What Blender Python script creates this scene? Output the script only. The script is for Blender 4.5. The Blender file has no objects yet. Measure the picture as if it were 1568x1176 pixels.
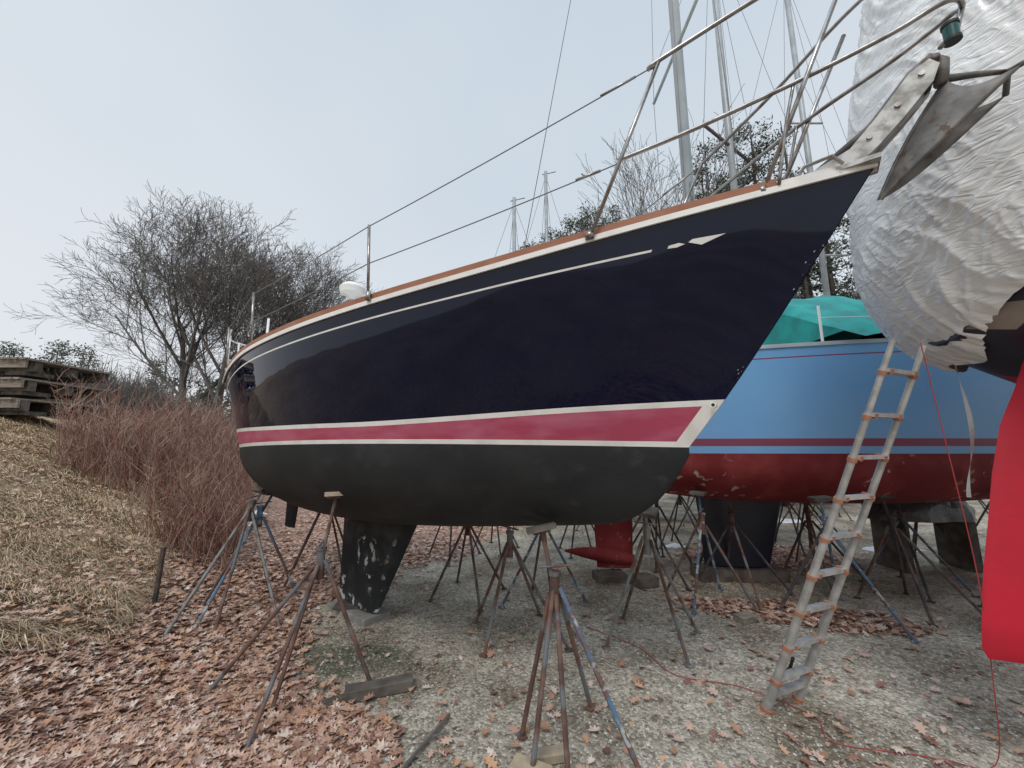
import bpy, math, random
from math import sin, cos, pi, radians, exp, log, sqrt
from mathutils import Vector, noise
random.seed(7)
R = random.random
def U(a,b): return a+(b-a)*R()
scene = bpy.context.scene
scene.view_settings.view_transform='Standard'
scene.view_settings.look='None'
scene.view_settings.exposure=0

# ---------------------------------------------------------------- materials
def nd(nt,t,**k):
    n=nt.nodes.new(t)
    for a,b in k.items(): setattr(n,a,b)
    return n
def mat(name, col, rough=0.6, metal=0.0, col2=None, nscale=5.0, nlo=0.4, nhi=0.6, bump=0.0, bscale=40.0, bdist=.005,
        coat=0.0, island=None, spec=0.5, detail=5.0, stretch=None, col3=None, n3scale=20, n3lo=.6, n3hi=.65, mod3=None, gx=None):
    m=bpy.data.materials.new(name); m.use_nodes=True
    nt=m.node_tree; b=nt.nodes['Principled BSDF']
    b.inputs['Roughness'].default_value=rough; b.inputs['Metallic'].default_value=metal
    b.inputs['Specular IOR Level'].default_value=spec
    if coat: b.inputs['Coat Weight'].default_value=coat; b.inputs['Coat Roughness'].default_value=0.03
    L=nt.links
    tc=nd(nt,'ShaderNodeTexCoord')
    src=tc.outputs['Object']
    if stretch:
        mp=nd(nt,'ShaderNodeMapping'); mp.inputs['Scale'].default_value=stretch
        L.new(src,mp.inputs['Vector']); src=mp.outputs['Vector']
    def mixn(fac,A,Bc):
        mx=nd(nt,'ShaderNodeMix',data_type='RGBA')
        L.new(fac,mx.inputs[0])
        if isinstance(A,tuple): mx.inputs[6].default_value=(*A,1)
        else: L.new(A,mx.inputs[6])
        mx.inputs[7].default_value=(*Bc,1)
        return mx.outputs[2]
    def noi(sc,lo,hi,det=detail):
        n=nd(nt,'ShaderNodeTexNoise'); n.inputs['Scale'].default_value=sc; n.inputs['Detail'].default_value=det
        L.new(src,n.inputs['Vector'])
        r=nd(nt,'ShaderNodeMapRange'); r.inputs[1].default_value=lo; r.inputs[2].default_value=hi
        L.new(n.outputs['Fac'],r.inputs[0]); return r.outputs[0]
    cur=col
    if island:
        g=nd(nt,'ShaderNodeNewGeometry'); cr=nd(nt,'ShaderNodeValToRGB')
        els=cr.color_ramp.elements
        n=len(island)
        while len(els)<n: els.new(0.5)
        for i,c in enumerate(island):
            els[i].position=i/(n-1); els[i].color=(*c,1)
        L.new(g.outputs['Random Per Island'],cr.inputs[0]); cur=cr.outputs[0]
    if col2: cur=mixn(noi(nscale,nlo,nhi),cur,col2)
    if col3:
        f=noi(n3scale,n3lo,n3hi,6)
        if mod3:
            mm=nd(nt,'ShaderNodeMath',operation='MULTIPLY'); L.new(f,mm.inputs[0]); L.new(noi(*mod3),mm.inputs[1]); f=mm.outputs[0]
        if gx:
            sx=nd(nt,'ShaderNodeSeparateXYZ'); L.new(tc.outputs['Generated'],sx.inputs[0])
            r=nd(nt,'ShaderNodeMapRange'); r.inputs[1].default_value=gx[0]; r.inputs[2].default_value=gx[1]; r.inputs[3].default_value=gx[2]; r.inputs[4].default_value=1.0
            L.new(sx.outputs['X'],r.inputs[0])
            mm=nd(nt,'ShaderNodeMath',operation='MULTIPLY'); L.new(f,mm.inputs[0]); L.new(r.outputs[0],mm.inputs[1]); f=mm.outputs[0]
        cur=mixn(f,cur,col3)
    if isinstance(cur,tuple): b.inputs['Base Color'].default_value=(*cur,1)
    else: L.new(cur,b.inputs['Base Color'])
    if bump:
        n=nd(nt,'ShaderNodeTexNoise'); n.inputs['Scale'].default_value=bscale; n.inputs['Detail'].default_value=3
        L.new(src,n.inputs['Vector'])
        bp=nd(nt,'ShaderNodeBump'); bp.inputs['Strength'].default_value=bump; bp.inputs['Distance'].default_value=bdist
        L.new(n.outputs['Fac'],bp.inputs['Height']); L.new(bp.outputs[0],b.inputs['Normal'])
    return m

M={}
M['navy']=mat('navy_gelcoat',(0.0006,0.0032,0.020),0.03,col2=(0.001,0.0048,0.026),nscale=2.0,nlo=.4,nhi=.8,spec=.33)
M['white']=mat('white_paint',(0.80,0.79,0.76),0.35,col2=(.68,.67,.63),nscale=6,nlo=.45,nhi=.7)
M['bootred']=mat('boot_red',(0.40,0.055,0.11),0.5,col2=(.47,.13,.20),nscale=3,nlo=.4,nhi=.7,stretch=(1,1,3))
M['antifoul']=mat('black_antifouling',(0.012,0.0135,0.015),0.65,col2=(0.028,0.030,0.032),nscale=1.3,nlo=.44,nhi=.75,bump=.3,bscale=30,col3=(.11,.11,.108),n3scale=8,n3lo=.48,n3hi=.68,mod3=(1.6,.47,.64),stretch=(1,1,1.5),gx=(.62,.95,.10),spec=.35)
M['keelblk']=mat('keel_black',(0.022,0.025,0.028),0.7,col2=(0.05,0.055,0.06),nscale=4,nlo=.45,nhi=.65,bump=.4,bscale=30,col3=(.6,.6,.57),n3scale=9,n3lo=.57,n3hi=.59,mod3=(1.6,.46,.52),spec=.3)
M['teak']=mat('teak',(0.27,0.095,0.045),0.6,col2=(.36,.16,.09),nscale=6,nlo=.3,nhi=.7,bump=.2)
M['steel']=mat('stainless',(0.36,0.34,0.33),0.28,metal=1,col2=(.18,.15,.13),nscale=14,nlo=.4,nhi=.7)
M['galv']=mat('galvanised',(0.46,0.46,0.45),0.55,metal=.4,col2=(.22,.21,.19),nscale=14,nlo=.45,nhi=.65,bump=.4,bscale=60,bdist=.002)
M['anchor']=mat('anchor_iron',(0.12,0.115,0.11),0.65,metal=.4,col2=(.23,.22,.205),nscale=9,nlo=.42,nhi=.7,bump=.5,bscale=40,bdist=.004,col3=(.10,.06,.045),n3scale=14,n3lo=.58,n3hi=.66)
M['wire']=mat('wire_rope',(0.16,0.16,0.17),0.5,metal=.3)
M['blue']=mat('blue_hull',(0.20,0.46,0.84),0.35,col2=(.24,.52,.86),nscale=.8,nlo=.35,nhi=.7)
M['maroon']=mat('maroon_stripe',(0.28,0.07,0.13),0.5)
M['redbot']=mat('red_antifouling',(0.18,0.013,0.017),0.8,col2=(.27,.04,.04),nscale=3,nlo=.45,nhi=.7,bump=.3,bscale=25,col3=(.50,.36,.33),n3scale=9,n3lo=.60,n3hi=.64,mod3=(1.5,.48,.6))
M['redrud']=mat('red_rudder_paint',(0.56,0.006,0.03),0.6,col2=(.43,.008,.025),nscale=2,nlo=.4,nhi=.7,bump=.35,bscale=18)
M['teal']=mat('teal_canvas',(0.006,0.30,0.28),0.75,col2=(.01,.20,.20),nscale=3,nlo=.4,nhi=.6,bump=.5,bscale=4,bdist=.03)
M['dkcover']=mat('maroon_canvas',(0.14,0.02,0.03),0.8)
M['mastw']=mat('mast_paint',(0.50,0.56,0.60),0.4,col2=(.42,.47,.5),nscale=2)
M['mastg']=mat('mast_aluminium',(0.36,0.38,0.40),0.45,metal=.2,col2=(.28,.30,.31),nscale=2)
M['rust']=mat('rusty_steel',(0.09,0.047,0.037),0.8,col2=(.18,.105,.08),nscale=9,nlo=.4,nhi=.65,bump=.4,bscale=60,bdist=.002,col3=(.14,.15,.16),n3scale=5,n3lo=.5,n3hi=.6)
M['bluest']=mat('blue_worn_steel',(0.09,0.17,0.27),0.75,col2=(.15,.08,.06),nscale=6,nlo=.46,nhi=.54,bump=.3,bscale=60,bdist=.002,col3=(.36,.40,.42),n3scale=12,n3lo=.54,n3hi=.60)
M['greyst']=mat('grey_worn_steel',(0.22,0.23,0.23),0.7,col2=(.15,.09,.07),nscale=8,nlo=.48,nhi=.6,bump=.3,bscale=60,bdist=.002)
M['darkst']=mat('dark_steel',(0.045,0.045,0.05),0.7,col2=(.13,.08,.065),nscale=8,nlo=.46,nhi=.6)
M['wood']=mat('weathered_wood',(0.30,0.26,0.21),0.85,col2=(.16,.14,.12),nscale=5,nlo=.4,nhi=.65,bump=.6,bscale=18,stretch=(1,6,6))
M['woodnew']=mat('pale_wood',(0.44,0.36,0.25),0.8,col2=(.28,.23,.17),nscale=8,bump=.4,bscale=20)
M['darkwood']=mat('wet_timber',(0.075,0.063,0.055),0.85,col2=(.15,.13,.11),nscale=6,bump=.5,bscale=20)
M['alu']=mat('ladder_aluminium',(0.58,0.58,0.57),0.4,metal=.45,col2=(.42,.42,.41),nscale=12)
M['orange']=mat('ladder_collar',(0.46,0.20,0.11),0.6,col2=(.36,.16,.10),nscale=20)
M['black']=mat('black_rubber',(0.012,0.012,0.012),0.6)
M['green']=mat('dark_green_lens',(0.004,0.07,0.065),0.25)
M['plastic']=mat('white_plastic',(0.75,0.75,0.73),0.35)
M['redcord']=mat('red_cord',(0.38,0.05,0.05),0.6)
M['tan']=mat('tan_hull',(0.30,0.25,0.21),0.6,col2=(.20,.17,.145),nscale=4)
M['navy2']=mat('dark_hull',(0.01,0.012,0.03),0.35)
M['bark']=mat('bark',(0.15,0.135,0.125),0.9,col2=(.10,.09,.085),nscale=3)
M['pinebark']=mat('pine_bark',(0.09,0.07,0.06),0.9)
M['needles']=mat('needles',(0.03,0.05,0.03),0.8,island=[(.035,.05,.038),(.06,.08,.055),(.09,.11,.075),(.13,.135,.10)])
M['leaf']=mat('dead_leaf',(0.3,0.17,0.13),0.6,island=[(.15,.075,.055),(.33,.17,.12),(.52,.33,.245),(.62,.46,.37),(.40,.21,.14),(.72,.60,.51),(.25,.11,.08),(.56,.33,.19),(.46,.29,.22)],col2=(.27,.145,.11),nscale=30,nlo=.52,nhi=.85)
M['straw']=mat('straw_grass',(0.4,0.3,0.16),0.8,island=[(.25,.17,.105),(.49,.36,.225),(.67,.52,.36),(.54,.40,.255),(.31,.25,.14),(.74,.61,.45)])
M['stem']=mat('thicket_stem',(0.22,0.11,0.09),0.8,island=[(.16,.065,.048),(.28,.13,.095),(.38,.26,.20),(.20,.095,.072),(.46,.35,.28),(.25,.105,.078),(.13,.058,.046)])
M['pebble']=mat('pebble',(0.3,0.3,0.28),0.8,island=[(.20,.18,.15),(.36,.33,.28),(.52,.48,.42),(.28,.25,.21),(.66,.63,.58)])
M['snow']=mat('old_snow',(0.8,0.82,0.85),0.6,bump=.3,bscale=12)
M['tarp']=mat('grey_tarp',(0.09,0.095,0.10),0.35,bump=.8,bscale=6,bdist=.04)
M['concrete']=mat('concrete_block',(0.32,0.31,0.29),0.9,col2=(.22,.215,.2),nscale=8,bump=.4)

# ---------------------------------------------------------------- mesh builder
class MB:
    def __init__(s): s.v=[]; s.f=[]; s.m=[]
    def face(s,pts,m=0):
        i=len(s.v); s.v+= [tuple(p) for p in pts]; s.f.append(tuple(range(i,i+len(pts)))); s.m.append(m)
    def tube(s,pts,rad,n=6,m=0,cap=True):
        pts=[Vector(p) for p in pts]
        if not isinstance(rad,(list,tuple)): rad=[rad]*len(pts)
        base=len(s.v); prev=None
        for i,p in enumerate(pts):
            if i==0: d=pts[1]-pts[0]
            elif i==len(pts)-1: d=pts[-1]-pts[-2]
            else: d=pts[i+1]-pts[i-1]
            if d.length<1e-9: d=Vector((0,0,1))
            d.normalize()
            if prev is None:
                a=Vector((0,0,1)) if abs(d.z)<.9 else Vector((1,0,0))
                x=d.cross(a).normalized()
            else:
                x=(prev-d*prev.dot(d))
                if x.length<1e-6: x=d.orthogonal()
                x.normalize()
            prev=x; y=d.cross(x)
            for k in range(n):
                an=2*pi*k/n
                q=p+(x*cos(an)+y*sin(an))*rad[i]; s.v.append((q.x,q.y,q.z))
        for i in range(len(pts)-1):
            for k in range(n):
                a=base+i*n+k; b=base+i*n+(k+1)%n
                s.f.append((a,b,b+n,a+n)); s.m.append(m)
        if cap and n>3:
            s.f.append(tuple(base+k for k in range(n))[::-1]); s.m.append(m)
            e=base+(len(pts)-1)*n
            s.f.append(tuple(e+k for k in range(n))); s.m.append(m)
    def box(s,c,size,rz=0,m=0,ax=None):
        c=Vector(c)
        if ax is None: ax=(Vector((cos(rz),sin(rz),0)),Vector((-sin(rz),cos(rz),0)),Vector((0,0,1)))
        hx,hy,hz=[q/2 for q in size]; i=len(s.v)
        for sx,sy,sz in [(-1,-1,-1),(1,-1,-1),(1,1,-1),(-1,1,-1),(-1,-1,1),(1,-1,1),(1,1,1),(-1,1,1)]:
            q=c+ax[0]*hx*sx+ax[1]*hy*sy+ax[2]*hz*sz; s.v.append((q.x,q.y,q.z))
        for f in [(0,3,2,1),(4,5,6,7),(0,1,5,4),(1,2,6,5),(2,3,7,6),(3,0,4,7)]:
            s.f.append(tuple(i+k for k in f)); s.m.append(m)
    def beam(s,a,b,w,h,m=0):
        a=Vector(a);b=Vector(b);d=b-a;L=d.length;d.normalize()
        side=d.cross(Vector((0,0,1)))
        if side.length<1e-5: side=Vector((1,0,0))
        side.normalize(); up=side.cross(d)
        s.box((a+b)/2,(L,w,h),ax=(d,side,up),m=m)
    def grid(s,P,m=0,closed=False,mf=None):
        base=len(s.v); r=len(P); c=len(P[0])
        for row in P:
            for p in row: s.v.append(tuple(p))
        for i in range(r-1):
            for j in range(c if closed else c-1):
                j2=(j+1)%c
                s.f.append((base+i*c+j,base+i*c+j2,base+(i+1)*c+j2,base+(i+1)*c+j))
                s.m.append(mf(i,j) if mf else m)
    def obj(s,name,mats,parent=None,smooth=False,bevel=0,angle=None):
        v=s.v
        xs=[p[0] for p in v];ys=[p[1] for p in v];zs=[p[2] for p in v]
        o0=Vector(((min(xs)+max(xs))/2,(min(ys)+max(ys))/2,min(zs)))
        me=bpy.data.meshes.new(name)
        me.from_pydata([(p[0]-o0.x,p[1]-o0.y,p[2]-o0.z) for p in v],[],s.f)
        for mm in mats: me.materials.append(M[mm] if isinstance(mm,str) else mm)
        me.polygons.foreach_set('material_index',s.m)
        if smooth: me.polygons.foreach_set('use_smooth',[True]*len(s.f))
        me.update()
        ob=bpy.data.objects.new(name,me); scene.collection.objects.link(ob)
        ob.location=o0
        if parent: ob.parent=parent; ob.location=o0-parent.location
        if bevel:
            md=ob.modifiers.new('bev','BEVEL'); md.width=bevel; md.segments=2; md.limit_method='ANGLE'
        if angle:
            try: me.set_sharp_from_angle(angle=radians(angle))
            except Exception: pass
        return ob
def empty(name,loc):
    e=bpy.data.objects.new(name,None); scene.collection.objects.link(e); e.location=loc; e.empty_display_size=.3
    return e
def tab(T,x):
    if x<=T[0][0]: return T[0][1]
    if x>=T[-1][0]: return T[-1][1]
    for i in range(len(T)-1):
        if T[i][0]<=x<=T[i+1][0]: break
    x0,y0=T[i];x1,y1=T[i+1];h=x1-x0;t=(x-x0)/h
    def sl(k):
        if k==0: return (T[1][1]-T[0][1])/(T[1][0]-T[0][0])
        if k==len(T)-1: return (T[-1][1]-T[-2][1])/(T[-1][0]-T[-2][0])
        return (T[k+1][1]-T[k-1][1])/(T[k+1][0]-T[k-1][0])
    m0=sl(i)*h;m1=sl(i+1)*h
    return (2*t**3-3*t*t+1)*y0+(t**3-2*t*t+t)*m0+(-2*t**3+3*t*t)*y1+(t**3-t*t)*m1

# ---------------------------------------------------------------- terrain
def bankq(x,y): return (-.6-.58*y)-x
def gh(x,y,det=True):
    q=bankq(x,y); k=.35
    sp= q if q/k>20 else k*log(1+exp(max(q/k,-40)))
    z=.42*sp
    z = 2.9 if z>12 else -.3*log(exp(-z/.3)+exp(-2.9/.3))
    if det and abs(x)<40 and abs(y)<60:
        b=min(1,max(0,(q+.5)/1.2))
        z+=b*(.09*noise.noise(Vector((x*.9,y*.9,0)))+.035*noise.noise(Vector((x*3,y*3,3))))
        z+=.018*noise.noise(Vector((x*1.3,y*1.3,7)))
    return z
def sm(a,b,x):
    t=min(1,max(0,(x-a)/(b-a))); return t*t*(3-2*t)
def grassmask(x,y):
    q=bankq(x,y)+.5*noise.noise(Vector((x*.8,y*.8,11)))+.35*noise.noise(Vector((x*2.5,y*2.5,5)))
    return sm(.55,1.2,q-.30*sm(3.4,2.5,y))
def leafmask(x,y):
    n=.45*noise.noise(Vector((x*.9,y*.9,21)))+.25*noise.noise(Vector((x*3,y*3,15)))
    q=bankq(x,y)+n
    lim=-1.05-max(0,y-4.6)*1.1
    m=sm(lim-.25,lim+.4,q)
    if y>11: m*=sm(20,11,y)
    dx=(x-2.9+.15*(y-4.5))/1.15; dy=(y-4.7+.25*(x-2.9))/.42
    m=max(m,sm(1.15,.6,sqrt(dx*dx+dy*dy)+n*.7)*.95)
    dx=(x-4.2)/1.5; dy=(y-7)/1.0
    m=max(m,sm(1.15,.6,sqrt(dx*dx+dy*dy)+n)*.8)
    return m
def mossmask(x,y):
    dx=(x+1.35)/.75; dy=(y-3.75)/.35
    n=.5*noise.noise(Vector((x*2.2,y*2.2,31)))
    return sm(1.1,.4,sqrt(dx*dx+dy*dy)+n)
def axis(lo,hi,step,far):
    a=[];x=lo
    while x<hi: a.append(x); x+=step
    a.append(hi); st=step;x=hi
    while x<far: st*=1.35; x+=st; a.append(x)
    st=step;x=lo
    while x>-far: st*=1.35; x-=st; a.insert(0,x)
    return a
XS=axis(-13,9,.11,700); YS=axis(1.2,14,.11,700)
mb=MB(); mb.grid([[ (x,y,gh(x,y)) for x in XS] for y in YS])
def ground_mat():
    m=bpy.data.materials.new('ground_mix'); m.use_nodes=True; nt=m.node_tree; L=nt.links
    b=nt.nodes['Principled BSDF']; b.inputs['Roughness'].default_value=.9
    g=nd(nt,'ShaderNodeNewGeometry'); P=g.outputs['Position']
    def vor(sc,feat='F1'):
        v=nd(nt,'ShaderNodeTexVoronoi',feature=feat); v.inputs['Scale'].default_value=sc; L.new(P,v.inputs['Vector']); return v
    def noi(sc,det=4):
        n=nd(nt,'ShaderNodeTexNoise'); n.inputs['Scale'].default_value=sc; n.inputs['Detail'].default_value=det; L.new(P,n.inputs['Vector']); return n.outputs['Fac']
    def ramp(src,els):
        r=nd(nt,'ShaderNodeValToRGB'); e=r.color_ramp.elements
        while len(e)<len(els): e.new(.5)
        for i,(p,c) in enumerate(els): e[i].position=p; e[i].color=(*c,1)
        L.new(src,r.inputs[0]); return r.outputs[0]
    def sep(c):
        s=nd(nt,'ShaderNodeSeparateColor'); L.new(c,s.inputs[0]); return s.outputs[0]
    def mix(f,a,c,bl='MIX'):
        x=nd(nt,'ShaderNodeMix',data_type='RGBA',blend_type=bl)
        if isinstance(f,float): x.inputs[0].default_value=f
        else: L.new(f,x.inputs[0])
        L.new(a,x.inputs[6]); L.new(c,x.inputs[7]); return x.outputs[2]
    v1=vor(48); v2=vor(17)
    stones=ramp(sep(v1.outputs['Color']),[(0,(.15,.13,.105)),(.35,(.31,.28,.235)),(.7,(.49,.455,.39)),(1,(.74,.71,.64))])
    st2=ramp(sep(v2.outputs['Color']),[(0,(.21,.185,.15)),(.5,(.39,.355,.30)),(1,(.57,.535,.47))])
    grav=mix(.32,stones,st2)
    dirt=ramp(noi(1.3,6),[(.36,(.50,.45,.385)),(.5,(.82,.79,.735)),(.64,(1.03,1.01,.96))])
    grav=mix(1.0,grav,dirt,'MULTIPLY')
    v3=vor(15); v4=vor(27)
    lf=ramp(sep(v3.outputs['Color']),[(0,(.13,.07,.05)),(.35,(.30,.165,.12)),(.7,(.45,.29,.215)),(1,(.60,.46,.38))])
    lf2=ramp(sep(v4.outputs['Color']),[(0,(.09,.05,.038)),(.6,(.30,.165,.12)),(1,(.48,.34,.27))])
    leaf=mix(.5,lf,lf2)
    mp=nd(nt,'ShaderNodeMapping'); mp.inputs['Scale'].default_value=(12,40,30); L.new(P,mp.inputs['Vector'])
    gn=nd(nt,'ShaderNodeTexNoise'); gn.inputs['Scale'].default_value=1.0; gn.inputs['Detail'].default_value=5; L.new(mp.outputs[0],gn.inputs['Vector'])
    gr=ramp(gn.outputs['Fac'],[(.3,(.19,.14,.09)),(.5,(.43,.325,.205)),(.7,(.61,.49,.335))])
    gpat=ramp(noi(.9),[(.4,(.80,.77,.68)),(.6,(1.0,.97,.93))])
    gr=mix(1.0,gr,gpat,'MULTIPLY')
    moss=ramp(noi(30,4),[(.35,(.07,.07,.045)),(.6,(.17,.16,.11)),(.8,(.26,.24,.19))])
    at=nd(nt,'ShaderNodeAttribute'); at.attribute_name='masks'
    s=nd(nt,'ShaderNodeSeparateColor'); L.new(at.outputs['Color'],s.inputs[0])
    en=noi(14,4)
    def edge(src):
        a=nd(nt,'ShaderNodeMath',operation='ADD'); mm=nd(nt,'ShaderNodeMath',operation='MULTIPLY_ADD')
        L.new(en,mm.inputs[0]); mm.inputs[1].default_value=1.2; mm.inputs[2].default_value=-.6
        L.new(src,a.inputs[0]); L.new(mm.outputs[0],a.inputs[1])
        r=nd(nt,'ShaderNodeMapRange'); r.inputs[1].default_value=.42; r.inputs[2].default_value=.58; L.new(a.outputs[0],r.inputs[0]); return r.outputs[0]
    c=mix(edge(s.outputs[2]),grav,moss)
    c=mix(edge(s.outputs[0]),c,leaf)
    c=mix(edge(s.outputs[1]),c,gr)
    L.new(c,b.inputs['Base Color'])
    bp=nd(nt,'ShaderNodeBump'); bp.inputs['Strength'].default_value=.8; bp.inputs['Distance'].default_value=.012
    L.new(v1.outputs['Distance'],bp.inputs['Height']); bp.invert=True
    L.new(bp.outputs[0],b.inputs['Normal'])
    return m
g=mb.obj('ground',[ground_mat()],smooth=True)
ca=g.data.color_attributes.new('masks','FLOAT_COLOR','POINT')
buf=[]
for p in mb.v:
    x,y,_=p
    if y>30 and bankq(x,y)<0: buf+=[0,.8,0,1]
    else:
        mo=mossmask(x,y); buf+=[leafmask(x,y)*(1-.5*mo),grassmask(x,y),mo,1]
ca.data.foreach_set('color',buf)

# leaves
def leaf_mesh(mb,p,yaw,size,tiltx,tilty,curl):
    half=[(0,-.5),(.08,-.30),(.27,-.30),(.14,-.12),(.38,.0),(.17,.10),(.30,.34),(.08,.28),(0,.52)]
    cx,sx=cos(yaw),sin(yaw)
    i=len(mb.v)
    wd=U(.7,1.15)
    def tr(a,b):
        h=curl*abs(a)*1.1+curl*.5*b*b
        X=a*size*wd;Y=b*size
        z=h*size+X*tiltx+Y*tilty
        return (p[0]+X*cx-Y*sx,p[1]+X*sx+Y*cx,p[2]+z)
    n=len(half)
    for a,b in half: mb.v.append(tr(a,b))
    for a,b in half[1:-1]: mb.v.append(tr(-a,b))
    mb.f.append(tuple(i+k for k in range(n))); mb.m.append(0)
    mb.f.append(tuple([i]+[i+n+k for k in range(n-2)]+[i+n-1])[::-1]); mb.m.append(0)
mb=MB(); cnt=0
for _ in range(120000):
    y=2.1*exp(R()*1.75); x=U(-1.35,1.2)*y
    gm=grassmask(x,y)
    mk=leafmask(x,y)*(1-.84*gm)*(1-.75*mossmask(x,y))
    if y>8: mk*=.5
    if R()>mk+.016: continue
    z=gh(x,y)+U(.004,.035)+(.04 if gm>.5 else 0)
    leaf_mesh(mb,(x,y,z),U(0,6.28),U(.04,.105),U(-.4,.4),U(-.4,.4),U(-.25,.6))
    cnt+=1
    if cnt>32000: break
mb.obj('fallen_leaves',['leaf'])
# straw grass
mb=MB(); cnt=0
for _ in range(170000):
    y=1.7*exp(R()*1.9); x=U(-1.5,-.55)*y
    if R()>grassmask(x,y): continue
    n=noise.noise(Vector((x*2,y*2,40)))
    if n<-.25 and R()<.6: continue
    z=gh(x,y); L=U(.07,.20)*(1+.6*n)
    an=U(-1.3,.9)+2.6*noise.noise(Vector((x*1.1,y*1.1,60)))
    dx,dy=cos(an),sin(an); w=U(.0015,.0032)*max(1,y/4); px,py=-dy*w,dx*w
    h=U(.12,.75)*L
    p1=(x+dx*L*.45,y+dy*L*.45); p2=(x+dx*L,y+dy*L)
    z1=gh(*p1,False)+h*.8+ (z-gh(x,y,False)); z2=gh(*p2,False)+h*U(.2,1.1)+(z-gh(x,y,False))
    i=len(mb.v)
    mb.v+=[(x-px,y-py,z-.01),(x+px,y+py,z-.01),(p1[0]+px,p1[1]+py,z1),(p1[0]-px,p1[1]-py,z1),(p2[0],p2[1],z2)]
    mb.f+=[(i,i+1,i+2,i+3),(i+3,i+2,i+4)]; mb.m+=[0,0]
    cnt+=1
    if cnt>75000: break
mb.obj('dry_grass',['straw'])
# pebbles
mb=MB()
for _ in range(20000):
    y=2.2*exp(R()*1.1); x=U(-.7,1.25)*y
    if leafmask(x,y)>.5: continue
    z=gh(x,y); r=U(.004,.011)*(1.8 if R()<.03 else 1); i=len(mb.v); a=U(0,6.28)
    ra=r*U(.7,1.5); rb=r*U(.7,1.2)
    c,s_=cos(a),sin(a)
    mb.v+=[(x+ra*c,y+ra*s_,z+.002),(x-rb*s_,y+rb*c,z+.003),(x-ra*c,y-ra*s_,z),(x+rb*s_,y-rb*c,z+.002),(x+r*.1,y,z+r*.75)]
    mb.f+=[(i,i+1,i+4),(i+1,i+2,i+4),(i+2,i+3,i+4),(i+3,i,i+4)]; mb.m+=[0]*4
mb.obj('gravel',['pebble'],smooth=True)

# ---------------------------------------------------------------- hull builder
def hull(name,B,dr,Lh,zwl,stem,HB,WL,ZS,DT,rows,mats,parent,N=84,deckmat=None,whitebow=None,undermat=0,expo=1.5,flare=.9,aft=0):
    dx,dy=dr; n=sqrt(dx*dx+dy*dy); dx/=n;dy/=n; px,py=-dy,dx
    def W(s,l,z): return Vector((B[0]+s*dx+l*px,B[1]+s*dy+l*py,zwl+z))
    def hp(c,z,off=0,side=1):
        zs=tab(ZS,c); z_=min(z,zs); s0=tab(stem,max(0,z_)); r=max(0,z_)/zs
        w=tab(WL,c);h=tab(HB,c); y=w+(h-w)*r**flare
        s=s0+c*(Lh-s0)
        return W(s,(max(y,.004)+off)*side,z)
    cs=[(i/N)**expo for i in range(N+1)]
    root=MB()
    for side in (1,-1):
        P=[[hp(c,fz(c),0,side) for c in cs] for fz,_ in rows]
        def mf(i,j):
            m=rows[i][1]
            if whitebow and m==whitebow[0] and cs[j]*Lh<whitebow[1]: return whitebow[2]
            if callable(m): return m(cs[j])
            return m
        root.grid(P,mf=mf)
        P=[];K=14
        for k in range(K+1):
            ph=pi/2*k/K; row=[]
            for c in cs:
                z0=rows[0][0](c); s0=tab(stem,max(0,z0)); s=s0+c*(Lh-s0)
                w=max(tab(WL,c),.004); d=max(tab(DT,s),.002); e=1.55+1.0*sm(0,.4,c)-aft*sm(.7,1,c)
                r0=max(0,z0)/tab(ZS,c); w=w+(max(tab(HB,c),.004)-w)*r0**flare
                row.append(W(s,w*max(cos(ph),0)**(2/e)*side,z0-(d+z0)*max(sin(ph),0)**(2/e)))
            P.append(row)
        root.grid(P,m=undermat)
        T=[hp(1,fz(1),0,side) for fz,_ in rows][::-1]+[P[k][-1] for k in range(1,K+1)]
        for a,b in zip(T[:-1],T[1:]):
            ca=Vector(W(Lh,0,a.z-zwl));cb=Vector(W(Lh,0,b.z-zwl))
            root.face([a,b,cb,ca],rows[-2][1] if a.z-zwl>.05 and not callable(rows[-2][1]) else undermat)
    D=[]
    for k in range(-5,6):
        t=k/5
        D.append([hp(c,tab(ZS,c),0,1)*((1+t)/2)+hp(c,tab(ZS,c),0,-1)*((1-t)/2)+Vector((0,0,.06*(1-t*t)-.012)) for c in cs])
    root.grid(D,m=len(mats))
    ob=root.obj('hull',mats+[deckmat or 'white'],parent,smooth=True,angle=35)
    return W,hp,cs
def strip(mb,hp,ZS,c0,c1,z0,z1,thick,m=0,n=90,side=1,inn=.0):
    P=[[],[],[],[]]
    for i in range(n+1):
        c=c0+(c1-c0)*(i/n)
        if c0<.02: c=c0+(c1-c0)*(i/n)**1.5
        zs=tab(ZS,c)
        a=hp(c,zs,0,side)
        o=hp(c,zs,thick,side)-a; ii=hp(c,zs,-inn,side)-a
        P[0].append(a+ii+Vector((0,0,z0))); P[1].append(a+o+Vector((0,0,z0)))
        P[2].append(a+o+Vector((0,0,z1))); P[3].append(a+ii+Vector((0,0,z1)))
    P.append(P[0]); mb.grid(P,m=m)
    mb.face([P[k][0] for k in range(4)],m); mb.face([P[k][-1] for k in range(4)][::-1],m)
def foil(mb,W,le0,te0,z0,le1,te1,z1,t0,t1,m=0,nz=8,lat=0):
    P=[];K=14
    for j in range(nz+1):
        f=j/nz; le=le0+(le1-le0)*f; te=te0+(te1-te0)*f; z=z0+(z1-z0)*f; t=t0+(t1-t0)*f
        row=[]
        for k in range(2*K):
            a=2*pi*k/(2*K); xx=(1-cos(a))/2
            yy=.5*t*(2.6*sqrt(max(xx,0))*(1-xx)**.9)
            row.append(W(le+(te-le)*xx,lat+(yy if a<=pi else -yy),z))
        P.append(row)
    mb.grid(P,m=m,closed=True); mb.face(P[-1],m)

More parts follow.
